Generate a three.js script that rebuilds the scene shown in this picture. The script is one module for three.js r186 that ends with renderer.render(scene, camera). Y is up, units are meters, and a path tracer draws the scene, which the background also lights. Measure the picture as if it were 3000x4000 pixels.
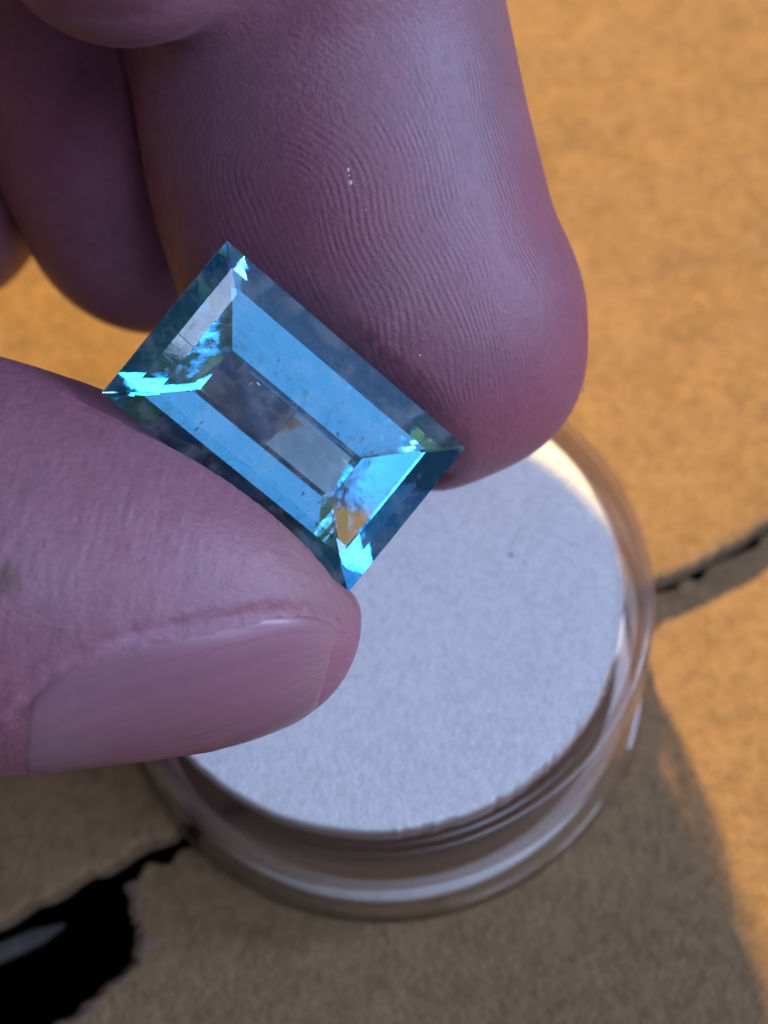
import * as THREE from 'three';
import { RectAreaLightUniformsLib } from 'three/addons/lights/RectAreaLightUniformsLib.js';
import { RoundedBoxGeometry } from 'three/addons/geometries/RoundedBoxGeometry.js';
import { mergeGeometries } from 'three/addons/utils/BufferGeometryUtils.js';

// ------------------------------------------------------------------ camera
const scene = new THREE.Scene();
const V = (x, y, z) => new THREE.Vector3(x, y, z), MM = 0.001, rad = THREE.MathUtils.degToRad;
const FOV = 36, F = 2000 / Math.tan(rad(FOV / 2));                       // focal length in pixels of a 3000 x 4000 frame
const EL = rad(62.99), ROLL = rad(5.71);
const up = V(0, Math.cos(EL), Math.sin(EL));                             // world up seen by the camera
up.set(-Math.sin(ROLL) * Math.cos(EL), Math.cos(ROLL) * Math.cos(EL), Math.sin(EL)).normalize();
const zw = V(0, 0, 1).addScaledVector(up, -up.z).normalize(), xw = up.clone().cross(zw);
const toWorldRot = new THREE.Matrix4().set(xw.x, xw.y, xw.z, 0, up.x, up.y, up.z, 0, zw.x, zw.y, zw.z, 0, 0, 0, 0, 1);
const camRay = (px, py, d) => V(((px - 1500) / F) * d, (-(py - 2000) / F) * d, -d);       // camera millimetres
const DISC_Y = 11.72;
const camPos = V(0, DISC_Y, 0).sub(camRay(1463.3, 2296.4, 89.15).applyMatrix4(toWorldRot)); // world millimetres
const at = (px, py, d) => camRay(px, py, d).applyMatrix4(toWorldRot).add(camPos);        // world millimetres
const onPlane = (px, py, y) => {                                        // point of the plane at height y seen at a pixel
  const r = camRay(px, py, 1).applyMatrix4(toWorldRot);
  return camPos.clone().addScaledVector(r, (y - camPos.y) / r.y);
};
const camera = new THREE.PerspectiveCamera(FOV, 0.75, 0.005, 20);
camera.position.copy(camPos).multiplyScalar(MM);
camera.quaternion.setFromRotationMatrix(toWorldRot);
camera.focus = 0.071; camera.userData.fStop = 40;
scene.add(camera);

// ------------------------------------------------------------------ light and exposure
const renderer = new THREE.WebGLRenderer({ antialias: true });
renderer.toneMapping = THREE.LinearToneMapping;
renderer.toneMappingExposure = 1.4;
renderer.shadowMap.enabled = true;
RectAreaLightUniformsLib.init();
scene.background = new THREE.Color().setRGB(0.036, 0.046, 0.064);         // the unlit room around
const LAMP_DIR = V(-0.17, 0.67, -0.72).normalize(), LAMP_DIST = 0.6;     // towards the warm bulb, behind the hand
const LAMP_POS = LAMP_DIR.clone().multiplyScalar(LAMP_DIST).add(V(0, 0.01, 0));
const LAMP_COLOR = new THREE.Color().setRGB(1, 0.64, 0.17), LAMP_POWER = 2.85;
const WIN_DIR = V(0.66, 0.66, 0.34).normalize(), WIN_DIST = 1.1, WIN_W = 1.5, WIN_H = 1.3;
const WIN_POS = WIN_DIR.clone().multiplyScalar(WIN_DIST);
const WIN_COLOR = new THREE.Color().setRGB(0.5, 0.64, 1), WIN_RADIANCE = 0.5;
const ADDED_PANES = [[-0.29, 0.43, 0.36, 0.34, 6.5], [-0.08, -0.22, 0.32, 0.36, 6.5], [0.57, -0.36, 0.34, 0.46, 19]];   // added panes, placed for gem flashes and side light: centre, size, radiance
const lampLight = new THREE.PointLight(LAMP_COLOR, LAMP_POWER);
lampLight.name = 'lamp_light'; lampLight.position.copy(LAMP_POS); lampLight.castShadow = true; lampLight.shadow.radius = 0.6;
scene.add(lampLight);
const GLOW_STRIP = [0, 0.1, 1.3, 0.56];                                       // glowing strip added for the gem's blue bands: centre and size
const stripLight = new THREE.RectAreaLight(WIN_COLOR, WIN_RADIANCE, GLOW_STRIP[2], GLOW_STRIP[3]);
stripLight.name = 'glow_strip_light';
stripLight.position.copy(WIN_POS); stripLight.lookAt(0, 0.02, 0);
stripLight.translateY(GLOW_STRIP[1]); scene.add(stripLight);
for (const [x, y, w, h, radiance] of ADDED_PANES) {
  const addedPaneLight = new THREE.RectAreaLight(WIN_COLOR, radiance, w, h);
  addedPaneLight.name = 'added_pane_light'; addedPaneLight.quaternion.copy(stripLight.quaternion);
  addedPaneLight.position.set(x, y, -0.004).applyQuaternion(stripLight.quaternion).add(WIN_POS);
  scene.add(addedPaneLight);
}

// ------------------------------------------------------------------ helpers
function mulberry(seed) { return () => { seed = (seed + 0x6d2b79f5) | 0; let t = Math.imul(seed ^ (seed >>> 15), 1 | seed); t = (t + Math.imul(t ^ (t >>> 7), 61 | t)) ^ t; return ((t ^ (t >>> 14)) >>> 0) / 4294967296; }; }
const hash = (x, y, z) => { let h = Math.imul(x, 374761393) ^ Math.imul(y, 668265263) ^ Math.imul(z, 1274126177); h = Math.imul(h ^ (h >>> 13), 1274126177); return ((h ^ (h >>> 16)) >>> 0) / 4294967296; };
function noise(x, y, z = 0) {
  const ix = Math.floor(x), iy = Math.floor(y), iz = Math.floor(z); let fx = x - ix, fy = y - iy, fz = z - iz;
  fx = fx * fx * (3 - 2 * fx); fy = fy * fy * (3 - 2 * fy); fz = fz * fz * (3 - 2 * fz);
  const l = (a, b, t) => a + (b - a) * t, h = (a, b, c) => hash(ix + a, iy + b, iz + c);
  return l(l(l(h(0, 0, 0), h(1, 0, 0), fx), l(h(0, 1, 0), h(1, 1, 0), fx), fy), l(l(h(0, 0, 1), h(1, 0, 1), fx), l(h(0, 1, 1), h(1, 1, 1), fx), fy), fz);
}
const fbm = (x, y, z, n = 4) => { let s = 0, a = 0.5, t = 0; for (let i = 0; i < n; i++) { s += a * noise(x, y, z); t += a; a *= 0.5; x = x * 2.03 + 7.1; y = y * 2.03 + 3.7; z = z * 2.03 + 1.3; } return s / t; };
const clamp = THREE.MathUtils.clamp, smooth = THREE.MathUtils.smoothstep, lerp = THREE.MathUtils.lerp;
function texture(w, h, fill, srgb = false) {                             // fill(x, y) -> [r, g, b] in 0..1 or one number
  const data = new Uint8Array(w * h * 4);
  for (let y = 0, o = 0; y < h; y++) for (let x = 0; x < w; x++, o += 4) {
    const c = fill(x, y), g = typeof c === 'number';
    for (let k = 0; k < 3; k++) data[o + k] = clamp(Math.round(255 * (g ? c : c[k])), 0, 255);
    data[o + 3] = 255;
  }
  const t = new THREE.DataTexture(data, w, h, THREE.RGBAFormat);
  t.wrapS = t.wrapT = THREE.RepeatWrapping; t.magFilter = THREE.LinearFilter; t.minFilter = THREE.LinearFilter;
  if (srgb) t.colorSpace = THREE.SRGBColorSpace;
  t.needsUpdate = true;
  return t;
}
const lin = (r, g, b) => new THREE.Color().setRGB(r, g, b);
function mesh(name, geometry, material, parent = scene) {
  const m = new THREE.Mesh(geometry, material); m.name = name; m.castShadow = m.receiveShadow = true; parent.add(m); return m;
}
function thing(name, label, category, pos = V(0, 0, 0)) {
  const g = new THREE.Group(); g.name = name; g.position.copy(pos); g.userData = { label, category }; scene.add(g); return g;
}

// ------------------------------------------------------------------ setting: table, cardboard box
const table = mesh('table_top', new RoundedBoxGeometry(2.4, 0.03, 1.8, 3, 0.004), new THREE.MeshStandardMaterial({ color: lin(0.1, 0.06, 0.035), roughness: 0.6 }));
table.position.set(0.2, -0.145, 0); table.userData.kind = 'structure';

const fibre = (() => {                                                   // kraft paper: cloudy pulp, fibres and flecks
  const N = 1024, a = new Float32Array(N * N), r = mulberry(11);
  for (let y = 0; y < N; y++) for (let x = 0; x < N; x++) {
    const w = (s, o) => { const u = (x / N) * s, v = (y / N) * s, i = (k, l) => hash(((k % s) + s) % s, ((l % s) + s) % s, o), a0 = Math.floor(u), b0 = Math.floor(v), fx = u - a0, fy = v - b0, sx = fx * fx * (3 - 2 * fx), sy = fy * fy * (3 - 2 * fy); return lerp(lerp(i(a0, b0), i(a0 + 1, b0), sx), lerp(i(a0, b0 + 1), i(a0 + 1, b0 + 1), sx), sy); };
    a[y * N + x] = 0.12 * w(9, 1) + 0.16 * w(28, 2) + 0.30 * w(90, 3) + 0.42 * w(280, 4);
  }
  for (let k = 0; k < 5200; k++) {                                       // fibres
    let x = r() * N, y = r() * N, t = r() * 6.28; const n = 6 + r() * 26, d = (r() - 0.5) * 0.34;
    for (let i = 0; i < n; i++) { a[((y | 0) & (N - 1)) * N + ((x | 0) & (N - 1))] += d; x += Math.cos(t); y += Math.sin(t); t += (r() - 0.5) * 0.3; if (x < 0) x += N; if (y < 0) y += N; }
  }
  return { N, a };
})();
const kraftAt = (x, y) => fibre.a[(y & 1023) * 1024 + (x & 1023)];
const kraftMap = texture(1024, 1024, (x, y) => { const v = clamp((kraftAt(x, y) - 0.5) * 1.7, -0.6, 0.6), l = 1 + v * 0.5; return [0.80 * l, 0.80 * l * (1 + v * 0.03), 0.80 * l * (1 + v * 0.10)]; });
const kraftBump = texture(1024, 1024, (x, y) => clamp(0.5 + (kraftAt(x, y) - 0.5) * 1.2, 0, 1));
for (const t of [kraftMap, kraftBump]) t.repeat.set(1 / 60, 1 / 60);     // uv are millimetres: one tile is 60 mm
const kraft = new THREE.MeshStandardMaterial({ color: lin(0.305, 0.187, 0.086), map: kraftMap, bumpMap: kraftBump, bumpScale: 0.0001, roughness: 0.85 });
const kraftTorn = new THREE.MeshStandardMaterial({ color: lin(0.27, 0.185, 0.12), map: kraftMap, bumpMap: kraftBump, bumpScale: 0.0002, roughness: 0.95 });
const kraftInside = new THREE.MeshStandardMaterial({ color: lin(0.24, 0.15, 0.08), map: kraftMap, roughness: 0.9 });

// Far flap: ends in a torn edge along the seam. s runs along the seam, t away from the viewer.
const seamA = onPlane(0, 3600, 0), seamB = onPlane(3000, 2050, 0), seamDir = seamB.clone().sub(seamA).normalize(), seamOut = V(seamDir.z, 0, -seamDir.x);
if (seamOut.z > 0) seamOut.negate();
const seamPt = (s, t, y) => seamA.clone().addScaledVector(seamDir, s).addScaledVector(seamOut, t).setY(y);
const edgeWave = (s) => 0.28 * (noise(s * 0.16, 3.3) - 0.5) * 2 + 0.26 * (noise(s * 0.55, 9.1) - 0.5) * 2 + 0.17 * (noise(s * 1.9, 1.7) - 0.5) * 2;
const STEP = 2.3, nearEdge = (s) => -0.3 + 0.5 * edgeWave(s) + 0.3 * Math.sin(s * 2.9 + 3 * noise(s * 0.2, 5)) * noise(s * 0.35, 2.2) + 0.5 * (noise(s * 0.9, 21.5) - 0.5) - 0.55 * smooth(-s, -24, -12);
function sheet(ns, nt, s0, s1, tOf, yOf) {                               // a sheet with a top, an under side and a front edge
  const pos = [], uv = [], idx = [];
  for (let j = 0; j <= nt; j++) for (let i = 0; i <= ns; i++) {
    const s = lerp(s0, s1, i / ns), t = tOf(s, j / nt), y = yOf(s, t);
    const p = seamPt(s, t, y); pos.push(p.x * MM, p.y * MM, p.z * MM); uv.push(s, t);
  }
  const row = ns + 1, add = (a, b, c, d) => idx.push(a, b, c, a, c, d);
  for (let j = 0; j < nt; j++) for (let i = 0; i < ns; i++) add(j * row + i, j * row + i + 1, (j + 1) * row + i + 1, (j + 1) * row + i);
  const g = new THREE.BufferGeometry();
  g.setAttribute('position', new THREE.Float32BufferAttribute(pos, 3)); g.setAttribute('uv', new THREE.Float32BufferAttribute(uv, 2)); g.setIndex(idx); g.computeVertexNormals();
  return g;
}
const waves = (s, t) => {                                                // faint swell of the board over its flutes, a crease or two
  const far = smooth(t, 4, 12);
  return far * (0.2 * (noise(s * 0.055 + 4, t * 0.11) - 0.5) + 0.16 * Math.sin((t + 0.22 * s + 2 * noise(s * 0.05, t * 0.05)) * 0.9) * noise(s * 0.03 + 9, t * 0.04) * smooth(s, 40, 60));
};
const box = thing('cardboard_box', 'brown cardboard box lying flat under the jar, its torn flaps meeting at a dark gap', 'box');
const S0 = -95, S1 = 175;
const tMap = (s, f) => edgeWave(s) + (150 - edgeWave(s)) * Math.pow(f, 2.2);
const flapTop = sheet(900, 90, S0, S1, tMap, (s, t) => waves(s, t) - 0.25 * Math.exp(-(t - edgeWave(s)) / 0.35));
const far = mesh('flap', flapTop, kraft, box); far.userData.label = 'far cardboard flap, its torn edge running under the jar';
mesh('flap_liner', sheet(300, 6, S0, S1, tMap, () => -1.9), kraftInside, box);
{ // the torn edge itself: a ribbon of ragged paper between the two liners
  const pos = [], uv = [], idx = [], n = 1200, L = [[0, -0.25], [0.16, -0.5], [0.45, -0.8], [0.85, -1.2], [1.1, -1.6], [1.25, -1.9]];
  for (let i = 0; i <= n; i++) { const s = lerp(S0, S1, i / n); for (let k = 0; k < L.length; k++) { const w = edgeWave(s) + L[k][0] * (0.4 + 1.2 * noise(s * 1.3, k * 5.1)) + (k && k < 5 ? 0.25 * (noise(s * 4.1, k * 3.3) - 0.5) : 0); const p = seamPt(s, w, L[k][1]); pos.push(p.x * MM, p.y * MM, p.z * MM); uv.push(s, L[k][1]); } }
  for (let i = 0; i < n; i++) for (let k = 0; k + 1 < L.length; k++) { const a = i * L.length + k; idx.push(a, a + 1, a + 7, a, a + 7, a + 6); }
  const g = new THREE.BufferGeometry(); g.setAttribute('position', new THREE.Float32BufferAttribute(pos, 3)); g.setAttribute('uv', new THREE.Float32BufferAttribute(uv, 2)); g.setIndex(idx); g.computeVertexNormals();
  mesh('torn_edge', g, kraftTorn, box);
}
// Near flap, lower by one board, with a ragged hole.
const holePx = [[-420, 3760], [0, 3560], [200, 3500], [330, 3440], [430, 3400], [478, 3400], [482, 3440], [492, 3470], [515, 3520], [528, 3570], [535, 3625], [548, 3670], [541, 3730], [528, 3778], [500, 3800], [455, 3828], [428, 3852], [400, 3868], [372, 3905], [330, 3925], [300, 3962], [255, 3985], [215, 4012], [160, 4040], [60, 4090], [-100, 4170], [-420, 4300]];
const nearPlane = (p, y) => onPlane(p[0], p[1], y);
{
  const toST = (p) => { const d = p.clone().sub(seamA); return [d.dot(seamDir), d.dot(seamOut)]; };
  let hole = holePx.map((p) => toST(nearPlane(p, -STEP)));
  const dense = [];
  for (let i = 0; i < hole.length; i++) { const a = hole[i], b = hole[(i + 1) % hole.length], n = Math.max(1, Math.ceil(Math.hypot(b[0] - a[0], b[1] - a[1]) / 0.25)); for (let k = 0; k < n; k++) { const f = k / n, x = lerp(a[0], b[0], f), y = lerp(a[1], b[1], f), w = 0.28; dense.push([x + w * (noise(x * 1.7, y * 1.7, 3) - 0.5) * 2, y + w * (noise(x * 1.7, y * 1.7, 8) - 0.5) * 2]); } }
  hole = dense;
  const from = hole.findIndex((p, i) => p[1] > nearEdge(p[0]) && hole[(i + 1) % hole.length][1] <= nearEdge(hole[(i + 1) % hole.length][0]));
  hole = [...hole.slice(from + 1), ...hole.slice(0, from + 1)].filter((p) => p[1] <= nearEdge(p[0]));        // what of the hole lies below the seam
  const sR = hole[0][0], sL = hole[hole.length - 1][0], edge = Array.from({ length: 901 }, (_, i) => lerp(S1, S0, i / 900)).map((q) => [q, nearEdge(q)]);
  const shape = new THREE.Shape([[S0, -120], [S1, -120], ...edge.filter((p) => p[0] > sR + 0.05), ...hole, ...edge.filter((p) => p[0] < sL - 0.05)].map((p) => new THREE.Vector2(...p)));
  const g = new THREE.ExtrudeGeometry(shape, { depth: 1.8, bevelEnabled: true, bevelThickness: 0.3, bevelSize: 0.25, bevelSegments: 2, steps: 1 });
  const basis = new THREE.Matrix4().makeBasis(seamDir, seamOut, V(0, 1, 0).multiplyScalar(Math.sign(seamDir.clone().cross(seamOut).y) || 1));
  g.translate(0, 0, seamDir.clone().cross(seamOut).y > 0 ? -2.1 : 0.3); g.applyMatrix4(basis); g.translate(seamA.x, -STEP, seamA.z); g.scale(MM, MM, MM);
  const uv = g.attributes.uv, p = g.attributes.position;
  for (let i = 0; i < uv.count; i++) { const q = V(p.getX(i), p.getY(i), p.getZ(i)).multiplyScalar(1000).sub(seamA); uv.setXY(i, q.dot(seamDir) + 31, q.dot(seamOut) + q.y + 17); }
  const near = mesh('flap', g, kraft, box); near.userData.label = 'near cardboard flap with a ragged dark hole torn in it';
  // pale fuzz of torn liner round the hole
  const pos = [], idx = [], uvs = [], n = hole.length;
  for (let i = 0; i < n; i++) {
    const a = hole[Math.max(i - 1, 0)], b = hole[Math.min(i + 1, n - 1)], dx = b[0] - a[0], dy = b[1] - a[1], l = Math.hypot(dx, dy) || 1, nx = dy / l, ny = -dx / l;
    const cx = hole[i][0], cy = hole[i][1], inner = 0.15 + 0.35 * noise(cx * 2.3, cy * 2.3, 5), outer = -0.25 - 0.9 * Math.pow(noise(cx * 0.9, cy * 0.9, 7), 2) ;
    for (const [o, y] of [[outer, 0.012], [0, 0.05], [inner, -0.5]]) { const q = seamPt(cx + nx * o, cy + ny * o, -STEP + y); pos.push(q.x * MM, q.y * MM, q.z * MM); uvs.push(cx + o, cy); }
  }
  for (let i = 0; i + 1 < n; i++) for (let k = 0; k < 2; k++) { const a = i * 3 + k, b = (i + 1) * 3 + k; idx.push(a, a + 1, b + 1, a, b + 1, b); }
  const f = new THREE.BufferGeometry(); f.setAttribute('position', new THREE.Float32BufferAttribute(pos, 3)); f.setAttribute('uv', new THREE.Float32BufferAttribute(uvs, 2)); f.setIndex(idx); f.computeVertexNormals();
  mesh('torn_liner', f, kraftTorn, box);
}
{ // inside of the box: a strip of inner flap, walls and bottom
  const strip = (px, y, thick, m, name) => {
    const sh = new THREE.Shape(px.map((q) => { const w = onPlane(q[0], q[1], y); return new THREE.Vector2(w.x, -w.z); }));
    const g = new THREE.ExtrudeGeometry(sh, { depth: thick, bevelEnabled: true, bevelThickness: 0.15, bevelSize: 0.15, bevelSegments: 1 });
    g.rotateX(-Math.PI / 2); g.translate(0, y - thick, 0); g.scale(MM, MM, MM);
    return mesh(name, g, m, box);
  };
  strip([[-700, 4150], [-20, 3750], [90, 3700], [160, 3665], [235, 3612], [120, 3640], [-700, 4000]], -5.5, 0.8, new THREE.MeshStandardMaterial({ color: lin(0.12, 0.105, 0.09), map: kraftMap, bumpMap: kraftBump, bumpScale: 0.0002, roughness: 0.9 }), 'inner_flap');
  const dark = new THREE.MeshStandardMaterial({ color: lin(0.06, 0.045, 0.04), roughness: 0.95 });  // bottom panel colour darkened to put the hole's shade into it
  const mid = seamPt((S0 + S1) / 2, 15, 0), ang = Math.atan2(-seamDir.z, seamDir.x);
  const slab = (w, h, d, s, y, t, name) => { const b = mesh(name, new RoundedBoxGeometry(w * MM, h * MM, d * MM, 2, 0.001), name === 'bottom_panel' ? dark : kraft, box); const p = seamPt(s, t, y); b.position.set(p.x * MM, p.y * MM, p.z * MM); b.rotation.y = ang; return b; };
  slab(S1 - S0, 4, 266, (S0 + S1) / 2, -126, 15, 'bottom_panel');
  for (const t of [-121.6, 151.6]) slab(S1 - S0 + 6, 124, 3, (S0 + S1) / 2, -66, t, 'side_panel');
  for (const s of [S0 - 1.6, S1 + 1.6]) slab(3, 124, 269, s, -66, 15, 'side_panel');
}

// ------------------------------------------------------------------ gem jar and foam
const plastic = new THREE.MeshPhysicalMaterial({ color: lin(0.98, 0.975, 0.97), specularIntensity: 0.7, roughness: 0.08, transmission: 1, thickness: 0, ior: 1.5 });
const plasticLid = new THREE.MeshPhysicalMaterial({ color: lin(0.82, 0.77, 0.75), specularIntensity: 0.8, roughness: 0.26, transmission: 1, thickness: 0, ior: 1.5 });
const plasticSolid = new THREE.MeshPhysicalMaterial({ color: lin(0.98, 0.97, 0.96), roughness: 0.03, transmission: 1, thickness: 0.001, ior: 1.49 });
const lathe = (pts, seg = 160) => new THREE.LatheGeometry(pts.map((p) => new THREE.Vector2(p[0] * MM, p[1] * MM)), seg);
const jar = thing('gem_jar', 'round clear plastic gem jar with a ribbed lid rim standing on the cardboard', 'jar');
mesh('base_ring', lathe([[0, 0.0], [16.1, 0.0], [16.28, 0.12], [16.34, 0.4], [16.25, 0.72], [16.0, 0.88], [15.85, 0.92], [0, 0.92]]), plasticSolid, jar);
mesh('base_cup', lathe([[15.0, 0.95], [15.8, 0.95], [15.9, 1.1], [15.9, 1.6], [15.72, 1.75], [15.68, 5.9], [15.3, 6.2], [15.05, 10.6], [14.95, 10.75], [14.85, 10.6], [14.95, 6.2], [15.35, 5.7], [15.4, 1.4], [15.3, 1.15], [15.0, 0.95]]), plastic, jar);
mesh('lid', lathe([[14.12, 10.9], [14.1, 11.75], [14.2, 11.95], [14.45, 12.03], [14.8, 12.0], [14.9, 11.88], [15.05, 11.88], [15.15, 12.0], [15.4, 11.92], [15.65, 11.7], [15.78, 11.3], [15.8, 7.6], [15.9, 7.45], [15.92, 6.6], [15.8, 6.35], [15.6, 6.35], [15.45, 6.6], [15.4, 10.9], [15.2, 11.2], [14.5, 11.2], [14.3, 10.8], [14.12, 10.9]]), plasticLid, jar);
const foamBump = texture(512, 512, (x, y) => clamp(0.5 + 0.9 * (0.45 * (noise(x / 5, y / 5, 1) - 0.5) + 0.55 * (noise(x / 2.2, y / 2.2, 2) - 0.5)) * 1.4, 0, 1));
const foamMap = texture(512, 512, (x, y) => { const v = 0.92 + 0.13 * (noise(x / 11, y / 11, 4) - 0.5) + 0.16 * (noise(x / 4, y / 4, 6) - 0.5); return [v, v, v]; });
foamMap.repeat.set(1 / 16, 1 / 16); foamBump.repeat.set(1 / 16, 1 / 16);
const foam = new THREE.MeshStandardMaterial({ color: lin(0.82, 0.83, 0.84), map: foamMap, bumpMap: foamBump, bumpScale: 0.00003, roughness: 0.95 });
function foamDisc(R, y0, y1, rag, slope = 0) {                                      // a die-cut disc, its rim a little ragged
  const pos = [], uv = [], idx = [], n = 720, rr = (a) => R - rag * (0.35 * noise(Math.cos(a) * 9, Math.sin(a) * 9, 2) + smooth(Math.cos(a - 0.95), 0.72, 0.95) * 0.9 * Math.max(0, noise(a * 40, 1, 5) - 0.35));
  const rings = [[0, y1], [0.4, y1], [0.8, y1], [0.985, y1], [1, y1 - 0.15], [1, y0 + 0.1], [0.99, y0], [0, y0]];
  for (const [f, y] of rings) for (let i = 0; i <= n; i++) { const a = (i / n) * 2 * Math.PI, r = rr(a) * f + slope * (y1 - y) / (y1 - y0); pos.push(Math.cos(a) * r * MM, y * MM, Math.sin(a) * r * MM); uv.push(Math.cos(a) * r, Math.sin(a) * r + (y1 - y)); }
  for (let j = 0; j + 1 < rings.length; j++) for (let i = 0; i < n; i++) { const a = j * (n + 1) + i, b = a + n + 1; idx.push(a, a + 1, b + 1, a, b + 1, b); }
  const g = new THREE.BufferGeometry(); g.setAttribute('position', new THREE.Float32BufferAttribute(pos, 3)); g.setAttribute('uv', new THREE.Float32BufferAttribute(uv, 2)); g.setIndex(idx); g.computeVertexNormals(); return g;
}
const disc = thing('foam_disc', 'round white foam disc filling the top of the clear jar', 'foam insert');
mesh('disc', foamDisc(14.02, 9.9, DISC_Y, 0.3), foam, disc);
const fleck = mesh('fleck', new THREE.SphereGeometry(0.00016, 10, 8).scale(1, 0.3, 0.5), new THREE.MeshStandardMaterial({ color: lin(0.12, 0.12, 0.13), roughness: 0.9 }), disc);
fleck.position.copy(onPlane(1997, 2168, DISC_Y + 0.04).multiplyScalar(MM)); fleck.rotation.y = -0.7;
const bandRing = thing('reflection_ring', 'added white ring at the foot of the jar, standing in for a pale reflection', 'foam insert');  // white ring added in place of the disc's pale reflection in the wall
const ringGeo = lathe([[14.2, 1.2], [14.25, 2.35], [14.4, 2.5], [15.25, 1.5], [15.32, 1.2], [14.2, 1.2]]); { const uv = ringGeo.attributes.uv; for (let i = 0; i < uv.count; i++) uv.setXY(i, uv.getX(i) * 92, uv.getY(i) * 6); }
mesh('ring', ringGeo, foam, bandRing);

// ------------------------------------------------------------------ cut gemstone
const gT = at(885, 930, 69.28), gL = at(398, 1545, 69.00), gR = at(1800, 1742, 73.40), gB = at(1378, 2312, 73.12);
const gC = gT.clone().add(gL).add(gR).add(gB).multiplyScalar(0.25);
const gU = gR.clone().add(gB).sub(gT).sub(gL).normalize();              // along the stone
let gVv = gT.clone().add(gR).sub(gL).sub(gB); gVv.addScaledVector(gU, -gVv.dot(gU)).normalize();
let gW = gU.clone().cross(gVv).normalize();                             // out of the table
if (gW.dot(camPos.clone().sub(gC)) < 0) gW.negate();
const gHL = gR.clone().add(gB).sub(gT).sub(gL).dot(gU) / 4, gHW = gT.clone().add(gR).sub(gL).sub(gB).dot(gVv) / 4;
console.log('gem half sizes', gHL.toFixed(2), gHW.toFixed(2));
const GEM_RINGS = [                                                     // insets at the left end, right end, upper side, lower side, and the height: crown, girdle, pavilion steps
  [1.79, 1.55, 1.55, 1.55, 0.40], [0.90, 0.78, 0.78, 0.78, 0.31], [0.00, 0.00, 0.00, 0.00, 0.12], [0.00, 0.00, 0.00, 0.00, -0.12], [1.59, 1.17, 1.29, 1.14, -1.67], [3.55, 2.95, 3.38, 2.89, -3.58], [4.45, 3.29, 3.66, 4.72, -4.04],
];
const gemGeo = (() => {
  const tri = [], q = (i, j) => { const [l, r, t, b, h] = GEM_RINGS[i], sx = [l - gHL, gHL - r, gHL - r, l - gHL][j], sy = [b - gHW, b - gHW, gHW - t, gHW - t][j]; return V(sx, sy, h); };
  const face = (...p) => { for (let k = 1; k + 1 < p.length; k++) { const n = p[k].clone().sub(p[0]).cross(p[k + 1].clone().sub(p[0])), c = p[0].clone().add(p[k]).add(p[k + 1]).divideScalar(3).sub(V(0, 0, -0.8)); tri.push(...(n.dot(c) > 0 ? [p[0], p[k], p[k + 1]] : [p[0], p[k + 1], p[k]])); } };
  face(q(0, 0), q(0, 1), q(0, 2), q(0, 3));
  const last = GEM_RINGS.length - 1;
  for (let i = 0; i < last; i++) for (let j = 0; j < 4; j++) face(q(i, j), q(i, (j + 1) % 4), q(i + 1, (j + 1) % 4), q(i + 1, j));
  face(q(last, 0), q(last, 1), q(last, 2), q(last, 3));
  const g = new THREE.BufferGeometry().setFromPoints(tri);
  const uv = []; for (const p of tri) uv.push(p.x + p.z * 0.37, p.y + p.z * 0.61);
  g.setAttribute('uv', new THREE.Float32BufferAttribute(uv, 2));
  g.scale(MM, MM, MM); g.computeVertexNormals(); return g;
})();
const gemBump = texture(512, 512, (x, y) => clamp(0.5 + 0.5 * (fbm(x / 40, y / 40, 2, 4) - 0.5), 0, 1)); gemBump.repeat.set(1 / 8, 1 / 8);
const gemRough = texture(512, 512, (x, y) => { const c = fbm(x / 26, y / 26, 5, 4), st = noise((x + y) / 3.5, (x - y) / 60, 8); return 0.03 + 0.5 * smooth(c, 0.5, 0.8) + 0.25 * smooth(st, 0.8, 1); }); gemRough.repeat.set(1 / 8, 1 / 8);
const gemClear = texture(512, 512, (x, y) => { const c = fbm(x / 34, y / 34, 9, 4), st = noise((x + y) / 5, (x - y) / 70, 3); return 1 - 0.06 * smooth(c, 0.42, 0.75) - 0.04 * smooth(st, 0.75, 1); }); gemClear.repeat.set(1 / 9, 1 / 9);
const gemMat = new THREE.MeshPhysicalMaterial({ color: lin(1, 1, 1), roughness: 0.2, roughnessMap: gemRough, transmission: 1, transmissionMap: gemClear, thickness: 0.004, ior: 1.58, attenuationColor: lin(0.12, 0.58, 0.93), attenuationDistance: 0.0112, bumpMap: gemBump, bumpScale: 0.000004 });
const gem = thing('cut_gemstone', 'pale blue rectangular step cut gemstone pinched between thumb and index finger', 'gemstone', gC.clone().multiplyScalar(MM));
gem.quaternion.setFromRotationMatrix(new THREE.Matrix4().makeBasis(gU, gW.clone().cross(gU), gW));
mesh('stone', gemGeo, gemMat, gem);
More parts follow.
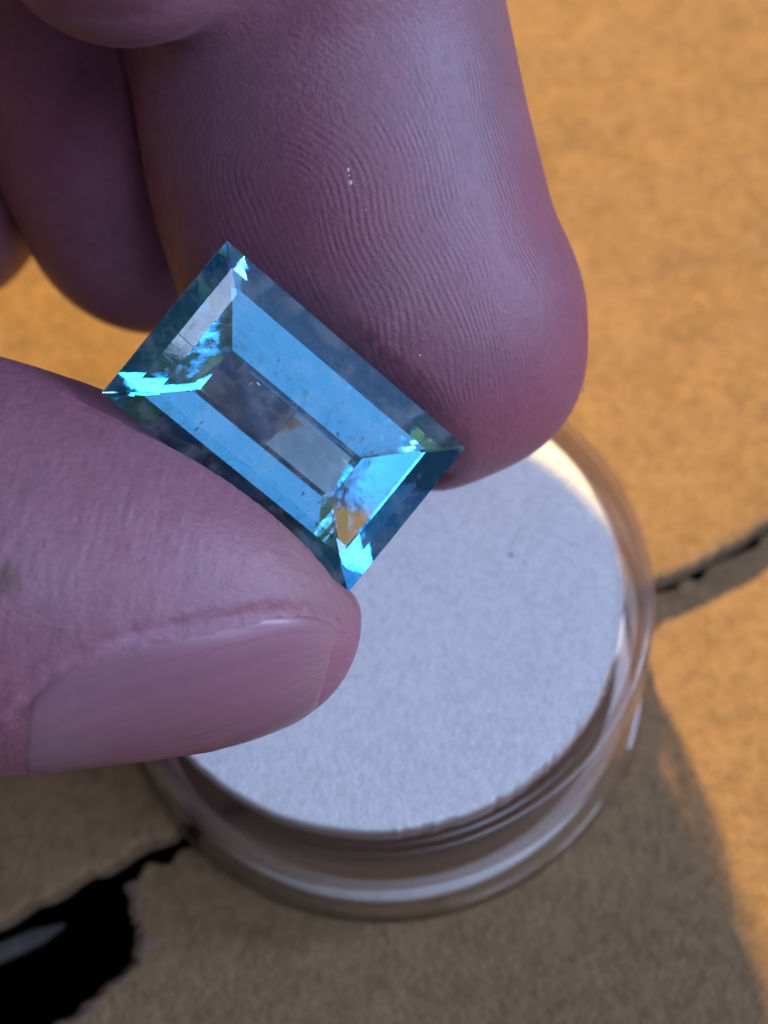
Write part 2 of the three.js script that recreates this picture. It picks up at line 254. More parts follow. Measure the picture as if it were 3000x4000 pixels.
{ // veils and flecks inside the stone
  const r = mulberry(77), white = new THREE.MeshStandardMaterial({ color: lin(0.75, 0.78, 0.8), roughness: 0.5, side: THREE.DoubleSide }), bits = [];
  for (let k = 0; k < 46; k++) {
    const x = (r() * 2 - 1) * (gHL - 1.5), y = (r() * 2 - 1) * (gHW - 1.4), depth = 3.2 * (1 - Math.abs(y) / gHW) + 0.3, z = 0.5 - r() * Math.max(0.2, depth - 0.5), size = 0.025 + 0.11 * r() ** 3;
    const g = new THREE.IcosahedronGeometry(1, 1), p = g.attributes.position; for (let i = 0; i < p.count; i++) { const m = 0.6 + 0.8 * noise(p.getX(i) * 2 + k, p.getY(i) * 2, p.getZ(i) * 2); p.setXYZ(i, p.getX(i) * m, p.getY(i) * m, p.getZ(i) * m); }
    g.scale(size, size * (0.2 + 0.5 * r()), size * 0.25).rotateX(r() * 3).rotateZ(r() * 6.3).translate(x, y, z).scale(MM, MM, MM); g.computeVertexNormals(); bits.push(g);
  }
  const inc = mesh('inclusion', mergeGeometries(bits), white, gem); inc.userData.kind = 'stuff';
}

// ------------------------------------------------------------------ hand: a distance field in millimetres (world axes), joined by smooth minima
const smin = (a, b, k) => { const h = Math.max(k - Math.abs(a - b), 0) / k; return Math.min(a, b) - h * h * k * 0.25; };
const J = (px, py, d, rpx) => { const p = at(px, py, d); return { p, r: (rpx * d) / F }; };                  // joint at a pixel and a depth, radius in pixels there
const bone = (a, b) => { const d = b.p.clone().sub(a.p); return { a: a.p, d, dd: d.lengthSq(), ra: a.r, rb: b.r, b: b.p }; };
const cap = (o, x, y, z) => { const px = x - o.a.x, py = y - o.a.y, pz = z - o.a.z; let t = o.dd ? (px * o.d.x + py * o.d.y + pz * o.d.z) / o.dd : 0; t = t < 0 ? 0 : t > 1 ? 1 : t; const ex = px - o.d.x * t, ey = py - o.d.y * t, ez = pz - o.d.z * t; return Math.sqrt(ex * ex + ey * ey + ez * ez) - (o.ra + (o.rb - o.ra) * t); };
const chain = (...j) => {                                                // bones along a smooth curve through the joints, girth smoothed too
  if (j.length < 3) return [bone(j[0], j[1])];
  const curve = new THREE.CatmullRomCurve3(j.map((q) => q.p), false, 'centripetal'), girth = new THREE.SplineCurve(j.map((q, i) => new THREE.Vector2(i, q.r))), n = (j.length - 1) * 4;
  const pts = Array.from({ length: n + 1 }, (_, i) => ({ p: curve.getPoint(i / n), r: girth.getPoint(i / n).y }));
  return pts.slice(1).map((b, i) => bone(pts[i], b));
};
// index finger: knuckle (off frame) -> middle joint -> end joint -> pad -> tip
const iM = J(-500, -3600, 50, 1000), i0 = J(860, -1350, 67, 770), i1 = J(1225, 60, 77.5, 715), i2 = J(1345, 700, 79.5, 728), i3 = J(1550, 1230, 80.5, 690), i4 = J(1700, 1280, 80.5, 565);
const indexF = [...chain(iM, i0, i1, i2, i3, i4), bone(i3, J(1815, 1380, 80, 440)), bone(J(1500, 1000, 80, 640), J(1905, 1435, 80.5, 355))];
const bulge = chain(J(470, -380, 66, 545), J(250, -1150, 57, 800));
const mA = J(300, -150, 82, 585), mB = J(620, 760, 91, 545), rA = J(-650, -100, 89, 560), rB = J(-330, 700, 95, 527), lA = J(-1600, -100, 93, 460), lB = J(-1300, 560, 98, 420);
const middleF = chain(J(-1900, -3300, 55, 960), J(-350, -1400, 61, 810), J(300, -150, 82, 585), J(620, 760, 91, 545));
const ringF = chain(J(-2800, -3000, 60, 900), J(-1350, -1250, 68, 740), J(-650, -100, 89, 560), J(-330, 700, 95, 527));
const littleF = chain(J(-3600, -2500, 66, 740), J(-2400, -1000, 77, 580), J(-1600, -100, 93, 460), J(-1300, 560, 98, 420));
const palm = [bone(J(-1000, -3500, 50, 1050), J(-3900, -900, 62, 1200)), bone(J(-1900, -3300, 55, 1050), J(-4000, -900, 66, 1150)), bone(J(-2800, -3000, 60, 980), J(-4200, -900, 70, 1050)), bone(J(-3600, -2500, 66, 800), J(-4300, -800, 74, 1000)), bone(J(-3900, -800, 68, 1200), J(-6200, 900, 80, 1300))];
const t0 = J(-3000, 700, 70, 1100), t1 = J(-1450, 1850, 73, 880), t2 = J(-100, 2205, 73, 785), t3 = J(500, 2295, 73.2, 640), t4 = J(850, 2390, 73.8, 475), t5 = J(1062, 2462, 74.2, 312), t6 = J(1150, 2400, 74.2, 222);
const deeper = (j, mm, k) => ({ p: j.p.clone().addScaledVector(j.p.clone().sub(camPos).normalize(), mm), r: j.r * k });
const thumbF = [...chain(J(-4300, -400, 70, 1150), t0, t1, t2, t3, t4, t5), bone(t4, t6), ...chain(deeper(t2, 3, 0.97), deeper(t3, 5, 0.95), deeper(t4, 6, 0.95), deeper(t5, 6, 0.95))];
const gInv = new THREE.Matrix4().makeBasis(gU, gW.clone().cross(gU), gW).setPosition(gC).invert(), gm = gInv.elements;
function gemBox(x, y, z, deep) {                                               // rounded prism a little larger than the stone
  const u = gm[0] * x + gm[4] * y + gm[8] * z + gm[12], v = gm[1] * x + gm[5] * y + gm[9] * z + gm[13], w = gm[2] * x + gm[6] * y + gm[10] * z + gm[14];
  const inset = w < 0 ? Math.min(-w * 0.3, 1.1) : w * 1.0;               // follows the stone, then the gap between the two pressed pads behind it
  const qx = Math.max(u - (gHL + 1.5 * smooth(-w, 1, 5) - Math.max(0, w)), -u - (gHL - Math.max(0, w) - (gHL + 1.2) * smooth(-w, 3, 7))), qy = Math.abs(v) - (gHW - inset), qz = Math.abs(w + deep - 1.3) - deep;
  const ax = Math.max(qx, 0), ay = Math.max(qy, 0), az = Math.max(qz, 0);
  return Math.sqrt(ax * ax + ay * ay + az * az) + Math.min(Math.max(qx, qy, qz), 0);
}
const fold = (list, x, y, z, k) => {
  if (!list.ball) { const c = V(0, 0, 0); for (const o of list) c.add(o.a).add(o.b); c.divideScalar(2 * list.length); list.ball = [c.x, c.y, c.z, Math.max(...list.map((o) => Math.max(c.distanceTo(o.a) + o.ra, c.distanceTo(o.b) + o.rb)))]; }
  const [bx, by, bz, br] = list.ball, far = Math.hypot(x - bx, y - by, z - bz) - br; if (far > 7) return far;
  let d = 1e9; for (const o of list) d = smin(d, cap(o, x, y, z), k); return d; };
let grooves = [];                                                        // polylines pressed into the skin: { pts, depth, width, lip }
const ballC = gC.clone();
function hand(x, y, z) {
  const dx = x - ballC.x, dy = y - ballC.y, dz = z - ballC.z, near = dx * dx + dy * dy + dz * dz < 700, slot = near ? 0.06 - gemBox(x, y, z, 10.3) : -9;
  const cut = (f, k) => { if (!near || f > 4) return f; const h = Math.max(k - Math.abs(f - slot), 0) / k; return Math.max(f, slot) + h * h * k * 0.25; };
  let f = cut(smin(fold(indexF, x, y, z, 0.9), fold(bulge, x, y, z, 1), 2.6), 1.6);
  const m = fold(middleF, x, y, z, 0.9), r = fold(ringF, x, y, z, 0.9), l = fold(littleF, x, y, z, 0.9);
  const t = cut(fold(thumbF, x, y, z, 1.1), 1.6), p = fold(palm, x, y, z, 9);
  f = smin(f, near && dz > -9 && f < 4 ? Math.max(m, 0.3 - gemBox(x, y, z, 3.2)) : m, 1.2); f = smin(f, r, 1); f = smin(f, l, 0.7);
  f = smin(f, p, 6);
  f = smin(f, t, 4);
  if (f < 2 && f > -2) for (const g of grooves) { let d = 1e9; for (const s of g.segs) { const c = cap(s, x, y, z); if (c < d) d = c; } if (d < g.width * 4) f += g.depth * Math.exp(-((d / g.width) ** 2)) - (g.lip || 0) * Math.exp(-(((d - g.width * 1.8) / (g.width)) ** 2)); }
  return f;
}
const gradOf = (x, y, z, e = 0.05) => V(hand(x + e, y, z) - hand(x - e, y, z), hand(x, y + e, z) - hand(x, y - e, z), hand(x, y, z + e) - hand(x, y, z - e)).normalize();

// thumb axis frame: s along, angle 0 towards the camera, 90 degrees towards the nail side
const thumbAxis = [t2, t5].map((j) => j.p), tSeg = [];
{ let s = 0; for (let i = 0; i + 1 < thumbAxis.length; i++) { const d = thumbAxis[i + 1].clone().sub(thumbAxis[i]), l = d.length(); tSeg.push({ a: thumbAxis[i], d: d.divideScalar(l), l, s }); s += l; } }
const axisFrame = (segs, guide) => (p) => {                              // nearest place on an axis: { s, ang, q }
  let best = null;
  segs.forEach((g, i) => { const w = p.clone().sub(g.a); const t = w.dot(g.d); const q = g.a.clone().addScaledVector(g.d, t), r = p.distanceTo(q); if (!best || r < best.r) best = { s: g.s + t, q, r, d: g.d }; });
  const e1 = guide.clone().addScaledVector(best.d, -guide.dot(best.d)).normalize(), e2 = best.d.clone().cross(e1);
  const w = p.clone().sub(best.q); best.ang = Math.atan2(w.dot(e2), w.dot(e1)); return best;
};
const toCam = camPos.clone().sub(gC).normalize();
// a point on the skin of the hand seen at a pixel
function skinAt(px, py, lift = 0) {
  const r = camRay(px, py, 1).applyMatrix4(toWorldRot).normalize(); let t = 52; const q = V(0, 0, 0);
  for (let i = 0; i < 400 && t < 130; i++) { q.copy(camPos).addScaledVector(r, t); const d = hand(q.x, q.y, q.z) - lift; if (d < 0.004) return q.clone(); t += Math.max(d * 0.6, 0.003); }
  return null;
}
// ---- nail of the thumb: a curved plate lying on the finger, made by casting from the axis outwards
const nailFoldPx = [[60, 2790], [110, 2735], [150, 2692], [210, 2640], [275, 2592], [350, 2558], [430, 2520], [500, 2488], [560, 2474], [640, 2458], [740, 2440], [850, 2420], [950, 2404], [1050, 2390], [1140, 2384], [1215, 2392], [1270, 2412], [1308, 2440], [1330, 2480]];
const foldPts = nailFoldPx.map(([x, y]) => skinAt(x, y)).filter(Boolean);
const foldSegs = foldPts.slice(1).map((b, i) => bone({ p: foldPts[i], r: 0 }, { p: b, r: 0 }));
const nailGeo = (() => {
  // rows go along the fold; columns turn from the fold round the under side of the thumb
  const rows = 70, cols = 48, pos = [], uv = [], idx = [];
  const curve = new THREE.CatmullRomCurve3(foldPts), down = t4.p.clone().sub(at(850, 1800, 73.8)).normalize();
  const fr = axisFrame(tSeg, toCam);
  const ends = [];
  for (let i = 0; i <= rows; i++) {
    const f = i / rows, p = curve.getPoint(f), a = fr(p), taper = f < 0.5 ? Math.sqrt(Math.max(0, 1 - Math.pow(1 - f * 2, 4))) : 1 - 0.25 * smooth(f, 0.8, 1);
    const w = p.clone().sub(a.q), ax = a.d, sweep = rad(128) * (0.06 + 0.94 * taper);
    const sgn = w.clone().applyAxisAngle(ax, 0.2).dot(down) > w.dot(down) ? 1 : -1;
    for (let j = 0; j <= cols; j++) {
      const g = j / cols, dir = w.clone().applyAxisAngle(ax, sgn * sweep * g).normalize();
      let t = 14; const q = V(0, 0, 0);
      for (let k = 0; k < 60; k++) { q.copy(a.q).addScaledVector(dir, t); const d = hand(q.x, q.y, q.z); if (d < 0.002) break; t -= d * 0.7; }
      const edge = Math.min(g * 20 + 0.12 * (noise(f * 9, 3) - 0.5), (1 - g) * 6, 1) * Math.min(f * 9, (1 - f) * 14 + 0.25, 1), lift = -0.3 + 0.36 * Math.sqrt(clamp(edge, 0, 1)) - 0.06 * smooth(f, 0.93, 1);
      q.addScaledVector(dir, lift); pos.push(q.x, q.y, q.z); uv.push(f, g);
    }
  }
  for (let i = 0; i < rows; i++) for (let j = 0; j < cols; j++) { const a = i * (cols + 1) + j, b = a + cols + 1; idx.push(a, b, b + 1, a, b + 1, a + 1); }
  const g = new THREE.BufferGeometry(); g.setAttribute('position', new THREE.Float32BufferAttribute(pos, 3)); g.setAttribute('uv', new THREE.Float32BufferAttribute(uv, 2)); g.setIndex(idx); g.computeVertexNormals();
  return g;
})();
grooves.push({ segs: foldSegs, depth: 0.13, width: 0.3, lip: 0.03 });
const creasePx = [[640, 175], [760, 125], [880, 70], [1010, 5], [1150, -60], [1300, -100]];

// ---- mesh of the field: surface nets on a grid, then each vertex pulled onto the surface
function surfaceNets(lo, hi, cell, field) {
  const n = [0, 1, 2].map((k) => Math.ceil((hi[k] - lo[k]) / cell) + 1), [nx, ny, nz] = n, val = new Float32Array(nx * ny * nz);
  const B = 4;                                                           // coarse skip: blocks far from the surface keep one value
  for (let z = 0; z < nz; z += B) for (let y = 0; y < ny; y += B) for (let x = 0; x < nx; x += B) {
    const c = field(lo[0] + (x + B / 2) * cell, lo[1] + (y + B / 2) * cell, lo[2] + (z + B / 2) * cell), skip = Math.abs(c) > B * cell * 1.5 + 1.2;
    for (let k = z; k < Math.min(z + B, nz); k++) for (let j = y; j < Math.min(y + B, ny); j++) for (let i = x; i < Math.min(x + B, nx); i++) val[(k * ny + j) * nx + i] = skip ? c : field(lo[0] + i * cell, lo[1] + j * cell, lo[2] + k * cell);
  }
  const id = new Int32Array(nx * ny * nz).fill(-1), pos = [], idx = [], at3 = (i, j, k) => (k * ny + j) * nx + i;
  for (let k = 0; k + 1 < nz; k++) for (let j = 0; j + 1 < ny; j++) for (let i = 0; i + 1 < nx; i++) {
    let m = 0, sx = 0, sy = 0, sz = 0; const v = [];
    let neg = 0;
    for (let c = 0; c < 8; c++) { const w = val[at3(i + (c & 1), j + ((c >> 1) & 1), k + (c >> 2))]; v.push(w); if (w < 0) neg++; }
    if (!neg || neg === 8) continue;
    for (let a = 0; a < 8; a++) for (let b = 1; b < 8; b <<= 1) if (!(a & b)) { const e = a | b; if (v[a] < 0 !== v[e] < 0) { const t = v[a] / (v[a] - v[e]); sx += (a & 1) + (b === 1 ? t : 0); sy += ((a >> 1) & 1) + (b === 2 ? t : 0); sz += (a >> 2) + (b === 4 ? t : 0); m++; } }
    id[at3(i, j, k)] = pos.length / 3; pos.push(lo[0] + (i + sx / m) * cell, lo[1] + (j + sy / m) * cell, lo[2] + (k + sz / m) * cell);
  }
  const quad = (a, b, c, d, flip) => { if (a < 0 || b < 0 || c < 0 || d < 0) return; if (flip) idx.push(a, c, b, a, d, c); else idx.push(a, b, c, a, c, d); };
  for (let k = 1; k + 1 < nz; k++) for (let j = 1; j + 1 < ny; j++) for (let i = 1; i + 1 < nx; i++) {
    const a = val[at3(i, j, k)] < 0;
    if (a !== val[at3(i + 1, j, k)] < 0) quad(id[at3(i, j - 1, k - 1)], id[at3(i, j, k - 1)], id[at3(i, j, k)], id[at3(i, j - 1, k)], !a);
    if (a !== val[at3(i, j + 1, k)] < 0) quad(id[at3(i - 1, j, k - 1)], id[at3(i - 1, j, k)], id[at3(i, j, k)], id[at3(i, j, k - 1)], !a);
    if (a !== val[at3(i, j, k + 1)] < 0) quad(id[at3(i - 1, j - 1, k)], id[at3(i, j - 1, k)], id[at3(i, j, k)], id[at3(i - 1, j, k)], !a);
  }
  return { pos, idx };
}
const allJ = [...indexF, ...bulge, ...middleF, ...ringF, ...littleF, ...palm, ...thumbF], lo = [1e9, 1e9, 1e9], hi = [-1e9, -1e9, -1e9];
for (const o of allJ) for (const [p, r] of [[o.a, o.ra], [o.b, o.rb]]) p.toArray().forEach((c, k) => { lo[k] = Math.min(lo[k], c - r - 2); hi[k] = Math.max(hi[k], c + r + 2); });
console.log('hand box', lo.map((x) => x.toFixed(0)), hi.map((x) => x.toFixed(0)));
// finger frames for the skin's own coordinates: round the finger and along it, in millimetres
const axisOf = (bones) => { let s = 0; return bones.map((o) => { const l = Math.sqrt(o.dd), g = { a: o.a, d: o.d.clone().divideScalar(l), l, s }; s += l; return g; }); };
const straight = (a, b) => axisOf([bone(a, b)]);                           // one straight axis through the end of a finger
const iSegs = straight(i1, i4), mSegs = straight(mA, mB), rSegs = straight(rA, rB), lSegs = straight(lA, lB), thSegs = straight(t2, t5);
const frames = [[indexF.concat(bulge), axisFrame(iSegs, toCam), 9, 0], [middleF, axisFrame(mSegs, toCam), 8, 40], [ringF, axisFrame(rSegs, toCam), 8, 90], [littleF, axisFrame(lSegs, toCam), 7, 140], [thumbF, axisFrame(thSegs, toCam), 8.5, 0]];
const mole = skinAt(4, 2262) || t2.p;
const blanch = skinAt(1230, 2230) || t5.p;
const tipS = iSegs[0].l + 3;
function buildSkin() {
  const { pos, idx } = surfaceNets(lo, hi, 0.5, hand), n = pos.length / 3, nor = new Float32Array(n * 3), uv = new Float32Array(n * 2), col = new Float32Array(n * 3), fid = new Uint8Array(n), circ = new Float32Array(n);
  for (let i = 0; i < n; i++) {
    let x = pos[i * 3], y = pos[i * 3 + 1], z = pos[i * 3 + 2], g = gradOf(x, y, z);
    for (let k = 0; k < 2; k++) { const d = clamp(hand(x, y, z), -0.4, 0.4) * 0.8; x -= g.x * d; y -= g.y * d; z -= g.z * d; g = gradOf(x, y, z); }
    pos[i * 3] = x; pos[i * 3 + 1] = y; pos[i * 3 + 2] = z; nor[i * 3] = g.x; nor[i * 3 + 1] = g.y; nor[i * 3 + 2] = g.z;
    let b = 0, bd = 1e9; for (let f = 0; f < 5; f++) { const d = fold(frames[f][0], x, y, z, 1); if (d < bd) { bd = d; b = f; } }
    const fr = frames[b][1](V(x, y, z)); fid[i] = b; circ[i] = 2 * Math.PI * frames[b][2];
    uv[i * 2] = fr.ang * frames[b][2]; uv[i * 2 + 1] = b === 0 ? fr.s - tipS : fr.s + 20 + frames[b][3];
    // blotches, redder pad, blanched thumb tip; light painted in: index dimmed, thumb lifted
    const v = fbm(x * 0.16, y * 0.16, z * 0.16, 3) - 0.5, w = fbm(x * 0.6 + 9, y * 0.6, z * 0.6, 3) - 0.5;
    let r = 1 + 0.2 * w + 0.2 * v, gg = 1 - 0.5 * v + 0.2 * w, bb = 1 - 0.3 * v + 0.16 * w;
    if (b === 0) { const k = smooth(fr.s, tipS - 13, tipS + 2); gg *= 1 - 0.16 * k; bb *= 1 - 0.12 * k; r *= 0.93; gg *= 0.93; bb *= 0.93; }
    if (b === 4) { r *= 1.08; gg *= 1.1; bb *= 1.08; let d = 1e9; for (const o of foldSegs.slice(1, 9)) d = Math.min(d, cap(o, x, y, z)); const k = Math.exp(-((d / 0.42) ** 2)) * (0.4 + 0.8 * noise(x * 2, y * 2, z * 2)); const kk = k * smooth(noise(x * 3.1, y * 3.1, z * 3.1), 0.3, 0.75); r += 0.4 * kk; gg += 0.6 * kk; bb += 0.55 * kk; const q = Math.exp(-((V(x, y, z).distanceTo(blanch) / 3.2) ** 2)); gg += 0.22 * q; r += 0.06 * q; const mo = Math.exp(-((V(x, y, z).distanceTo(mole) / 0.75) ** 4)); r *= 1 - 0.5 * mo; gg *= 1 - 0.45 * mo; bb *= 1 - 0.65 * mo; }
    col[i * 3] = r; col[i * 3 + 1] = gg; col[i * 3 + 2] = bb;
  }
  // cut the seam of the round-the-finger coordinate
  const P = Array.from(pos), N = Array.from(nor), U = Array.from(uv), C = Array.from(col), made = new Map();
  for (let t = 0; t < idx.length; t += 3) {
    const tri = [idx[t], idx[t + 1], idx[t + 2]], c = circ[tri[0]], us = tri.map((i) => uv[i * 2]), mx = Math.max(...us);
    if (mx - Math.min(...us) > c / 2) tri.forEach((i, k) => { if (mx - us[k] > c / 2) { if (!made.has(i)) { made.set(i, P.length / 3); P.push(pos[i * 3], pos[i * 3 + 1], pos[i * 3 + 2]); N.push(nor[i * 3], nor[i * 3 + 1], nor[i * 3 + 2]); C.push(col[i * 3], col[i * 3 + 1], col[i * 3 + 2]); U.push(uv[i * 2] + c, uv[i * 2 + 1]); } idx[t + k] = made.get(i); } });
  }
  const g = new THREE.BufferGeometry();
  g.setAttribute('position', new THREE.Float32BufferAttribute(P, 3)); g.setAttribute('normal', new THREE.Float32BufferAttribute(N, 3)); g.setAttribute('uv', new THREE.Float32BufferAttribute(U, 2)); g.setAttribute('color', new THREE.Float32BufferAttribute(C, 3)); g.setIndex(idx);
  console.log('skin vertices', P.length / 3);
  return g;
}
const HAND_POS = gC.clone().multiplyScalar(MM);
const handThing = thing('hand', 'hand holding a blue gemstone between thumb and index fingertip above the jar', 'hand', HAND_POS);
const local = (g) => { g.translate(-gC.x, -gC.y, -gC.z); g.scale(MM, MM, MM); return g; };
// skin relief: 56 mm x 56 mm, the fingertip's ridges in v = -28..0 mm, plain skin lines elsewhere
const SK = 56, SN = 2048;
const coreFr = frames[0][1](skinAt(1150, 760) || i2.p), coreU = coreFr.ang * 9, coreV = coreFr.s - tipS;
const ridge = (u, v) => {                                                // loops round a core, running straight towards the tip
  const wx = 0.5 * (noise(u * 0.35, v * 0.35, 3) - 0.5), wy = 0.8 * (noise(u * 0.3 + 8, v * 0.3, 5) - 0.5);
  const x = u - coreU + wx * 2, y = (v - coreV + wy) * (v > coreV ? 0.1 : 0.75);
  const d = Math.hypot(x, y), p = d / 0.3;
  const broken = 0.25 + 0.75 * smooth(noise(u * 2.2, v * 1.1, 9), 0.2, 0.7);
  return Math.cos(p * 2 * Math.PI) * broken * (0.5 + 0.7 * noise(u * 0.4, v * 0.4, 2));
};
const skinRelief = new Float32Array(SN * SN);
for (let y = 0; y < SN; y++) for (let x = 0; x < SN; x++) {
  let u = (x / SN) * SK, v = (y / SN) * SK; if (u > SK / 2) u -= SK; if (v > 28) v -= SK;
  const fine = (noise(u * 5.5, v * 3.2, 1) - 0.5) * 0.5 + (noise(u * 11, v * 9, 4) - 0.5) * 0.5;
  const k = v <= 0 && v > -28 ? smooth(v, -21, -12) : 0;
  skinRelief[y * SN + x] = 0.5 + 0.085 * k * ridge(u, v) + fine * 0.26 + (1 - k) * 0.25 * (noise(u * 1.6, v * 4.2, 12) - 0.5);
}
const skinBump = texture(SN, SN, (x, y) => skinRelief[y * SN + x]);
const rs = mulberry(5), specks = new Float32Array(SN * SN);
for (let k = 0; k < 9000; k++) { const x = (rs() * SN) | 0, y = (rs() * SN) | 0, a = 0.05 + 0.12 * rs() * rs(), w = 1 + (rs() * 4 | 0); for (let j = 0; j < w + 2; j++) for (let i = 0; i < w; i++) specks[((y + j) & 2047) * SN + ((x + i) & 2047)] += a; }
const skinMap = texture(1024, 1024, (x, y) => {
  const X = x * 2, Y = y * 2, rl = skinRelief[Y * SN + X] - 0.5, sp = specks[Y * SN + X], c = 0.5 * (noise(x / 7, y / 7, 3) - 0.5) + 0.5 * (noise(x / 2.5, y / 2.5, 6) - 0.5);
  const v = 0.84 + 0.18 * c + 0.14 * rl + sp; return [v, v * (1 + 0.3 * sp), v * (1 + 0.3 * sp)];
});
for (const t of [skinBump, skinMap]) t.repeat.set(1 / SK, 1 / SK);
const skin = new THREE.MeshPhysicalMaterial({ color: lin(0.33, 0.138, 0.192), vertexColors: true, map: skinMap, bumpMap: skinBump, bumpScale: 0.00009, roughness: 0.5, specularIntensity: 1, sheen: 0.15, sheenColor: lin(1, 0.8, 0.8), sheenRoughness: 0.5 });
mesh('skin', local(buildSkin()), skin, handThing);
// nail colours: lunula, pink bed, paler end
const nailMap = texture(512, 256, (x, y) => {
  const f = x / 512, g = y / 256, n = noise(x / 30, y / 30, 2) - 0.5, l = 0.07 * (noise(f * 3, g * 42, 3) - 0.5);
  const lun = smooth(1 - Math.hypot((f - 0.2) / 0.2, (g - 0.4) / 0.42), 0, 0.7), pink = smooth(f, 0.2, 0.65) * smooth(1 - f, 0.02, 0.25) * smooth(0.9 - g, 0, 0.6), end = smooth(f, 0.8, 1) * 0.8 + 0.2 * smooth(g, 0.5, 0.9);
  const c = [0.60 + 0.06 * n, 0.385, 0.43]; const mix = (t, q) => { for (let k = 0; k < 3; k++) c[k] = lerp(c[k], q[k], t); };
  mix(lun * 0.55, [0.56, 0.45, 0.5]); mix(pink * 0.75, [0.60, 0.31, 0.36]); mix(end * 0.7, [0.62, 0.43, 0.36]);
  return c.map((k, i) => (k + l * 0.6) * [0.5, 0.39, 0.46][i]);
});
const nailBump = texture(512, 256, (x, y) => 0.5 + 0.3 * (noise(x / 160, y / 3.2, 7) - 0.5) + 0.15 * (noise(x / 12, y / 12, 3) - 0.5));
const nailMat = new THREE.MeshPhysicalMaterial({ map: nailMap, bumpMap: nailBump, bumpScale: 0.00005, roughness: 0.42, clearcoat: 0.25, clearcoatRoughness: 0.25 });
const nail = mesh('nail', local(nailGeo), nailMat, handThing); nail.userData.label = 'thumb nail with a pale half moon at its base';

{ // dry flakes on the fingertip's skin
  const dry = new THREE.MeshStandardMaterial({ color: lin(0.6, 0.52, 0.5), roughness: 0.8 });
  for (const [x, y, r] of [[1367, 712, 0.11], [1358, 664, 0.085], [1362, 686, 0.04], [1640, 1388, 0.05], [1430, 820, 0.035]]) {
    const p = skinAt(x, y); if (!p) continue; const n = gradOf(p.x, p.y, p.z), g = new THREE.IcosahedronGeometry(r, 2), q = g.attributes.position;
    for (let i = 0; i < q.count; i++) { const k = 0.6 + 0.8 * noise(q.getX(i) * 14 + x, q.getY(i) * 14, q.getZ(i) * 14); q.setXYZ(i, q.getX(i) * k, q.getY(i) * k, q.getZ(i) * 0.3); }
    g.applyQuaternion(new THREE.Quaternion().setFromUnitVectors(V(0, 0, 1), n)); g.translate(p.x, p.y, p.z); g.computeVertexNormals();
    mesh('flake', local(g), dry, handThing);
  }
}
{ // nail of the index finger, its free edge just showing past the fingertip
  const ax = iSegs[0], e1 = toCam.clone().addScaledVector(ax.d, -toCam.dot(ax.d)).normalize(), e2 = ax.d.clone().cross(e1), rows = 40, cols = 40, pos = [], uv = [], idx = []; let prev = [];
  for (let i = 0; i <= rows; i++) {
    const f = i / rows, s = lerp(ax.l - 5, ax.l + 5.9, f), row = [];
    for (let j = 0; j <= cols; j++) {
      const g = j / cols, half = rad(66) * (f < 0.5 ? Math.sqrt(Math.max(0.02, 1 - Math.pow(1 - f * 2, 6))) : 1), ang = rad(-146) + half * (2 * g - 1), dir = e1.clone().multiplyScalar(Math.cos(ang)).addScaledVector(e2, Math.sin(ang)), o = ax.a.clone().addScaledVector(ax.d, s);
      let t = 14, hit = false; const q = V(0, 0, 0);
      for (let k = 0; k < 80 && t > 3.4; k++) { q.copy(o).addScaledVector(dir, t); const d = hand(q.x, q.y, q.z); if (d < 0.004) { hit = true; break; } t -= Math.max(d * 0.7, 0.004); }
      const edge = Math.min(g * 8, (1 - g) * 8, f * 8, 1), p = hit && f < 0.94 ? q.addScaledVector(dir, -0.2 + 0.32 * Math.sqrt(edge)) : prev[j].clone().addScaledVector(ax.d, 10.9 / rows).addScaledVector(dir, -0.05);
      row.push(p); pos.push(p.x, p.y, p.z); uv.push(f, g);
    }
    prev = row;
  }
  for (let i = 0; i < rows; i++) for (let j = 0; j < cols; j++) { const a = i * (cols + 1) + j, b = a + cols + 1; idx.push(a, b, b + 1, a, b + 1, a + 1); }
  const g = new THREE.BufferGeometry(); g.setAttribute('position', new THREE.Float32BufferAttribute(pos, 3)); g.setAttribute('uv', new THREE.Float32BufferAttribute(uv, 2)); g.setIndex(idx); g.computeVertexNormals();
  mesh('nail', local(g), nailMat, handThing).userData.label = 'index finger nail, only its edge showing';
}

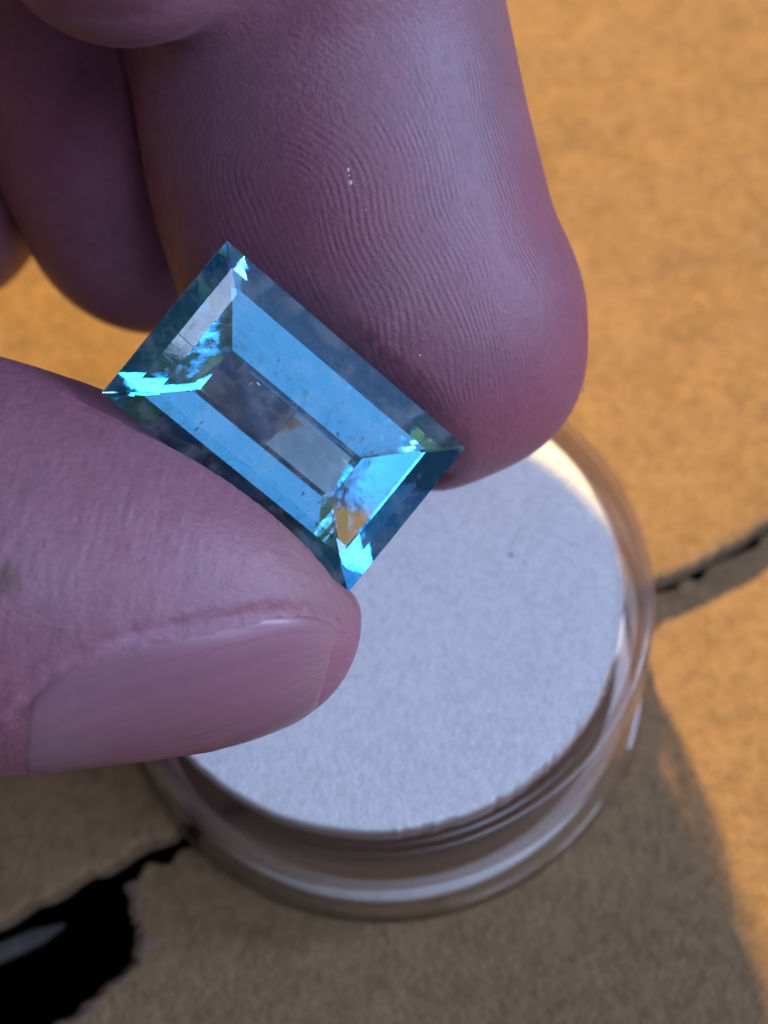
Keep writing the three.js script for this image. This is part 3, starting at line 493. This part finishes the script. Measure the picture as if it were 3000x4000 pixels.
// ------------------------------------------------------------------ outside the frame: the lamp and the window that light the scene
{
  const lamp = thing('desk_lamp', 'small desk lamp with a bare warm bulb standing beyond the box', 'lamp', V(LAMP_POS.x, -0.13, LAMP_POS.z));
  const metal = new THREE.MeshStandardMaterial({ color: lin(0.05, 0.05, 0.05), roughness: 0.4, metalness: 0.6 });
  mesh('base', new THREE.LatheGeometry([[0, 0], [0.07, 0], [0.075, 0.004], [0.07, 0.014], [0.02, 0.02], [0.008, 0.03], [0.008, 0.03]].map((p) => new THREE.Vector2(...p)), 48), metal, lamp);
  const h = LAMP_POS.y + 0.13;
  const stem = mesh('stem', new THREE.CylinderGeometry(0.006, 0.006, h - 0.07, 20), metal, lamp); stem.position.y = 0.03 + (h - 0.07) / 2;
  const socket = mesh('socket', new THREE.CylinderGeometry(0.013, 0.011, 0.03, 24), metal, lamp); socket.position.y = h - 0.03;
  const bulb = mesh('bulb', new THREE.SphereGeometry(0.014, 32, 20), new THREE.MeshStandardMaterial({ color: 0x000000, emissive: LAMP_COLOR, emissiveIntensity: 60 }), lamp); bulb.position.y = h;
}
{
  const win = thing('window', 'window beside the table with added bright panes and an added glowing strip', 'window', WIN_POS.clone().addScaledVector(WIN_DIR, 0.006));
  win.lookAt(0, 0.02, 0);
  const paint = new THREE.MeshStandardMaterial({ color: lin(0.7, 0.7, 0.68), roughness: 0.5 });
  const bar = (w, hh, x, y, name) => { const b = mesh(name, new RoundedBoxGeometry(w, hh, 0.03, 2, 0.004), paint, win); b.position.set(x, y, 0.0); return b; };
  bar(WIN_W + 0.12, 0.06, 0, WIN_H / 2 + 0.03, 'frame'); bar(WIN_W + 0.12, 0.06, 0, -WIN_H / 2 - 0.03, 'sill'); bar(0.06, WIN_H, WIN_W / 2 + 0.03, 0, 'frame'); bar(0.06, WIN_H, -WIN_W / 2 - 0.03, 0, 'frame');
  const glow = (k) => new THREE.MeshStandardMaterial({ color: 0x000000, emissive: WIN_COLOR, emissiveIntensity: k });
  const glow_strip = mesh('glow_strip', new THREE.PlaneGeometry(GLOW_STRIP[2], GLOW_STRIP[3]), glow(0.1), win); glow_strip.position.set(-GLOW_STRIP[0], GLOW_STRIP[1], -0.002);  // soft glow added for the stone to reflect
  mesh('shutter', new RoundedBoxGeometry(WIN_W, WIN_H, 0.01, 2, 0.002), new THREE.MeshStandardMaterial({ color: lin(0.2, 0.2, 0.2), roughness: 0.8 }), win).position.z = -0.012;
  for (const [x, y, w, h] of ADDED_PANES) { const added_pane = mesh('added_pane', new THREE.PlaneGeometry(w, h), glow(1), win); added_pane.position.set(-x, y, 0.001); }  // bright panes added where their light suits stone and skin
}
renderer.render(scene, camera);
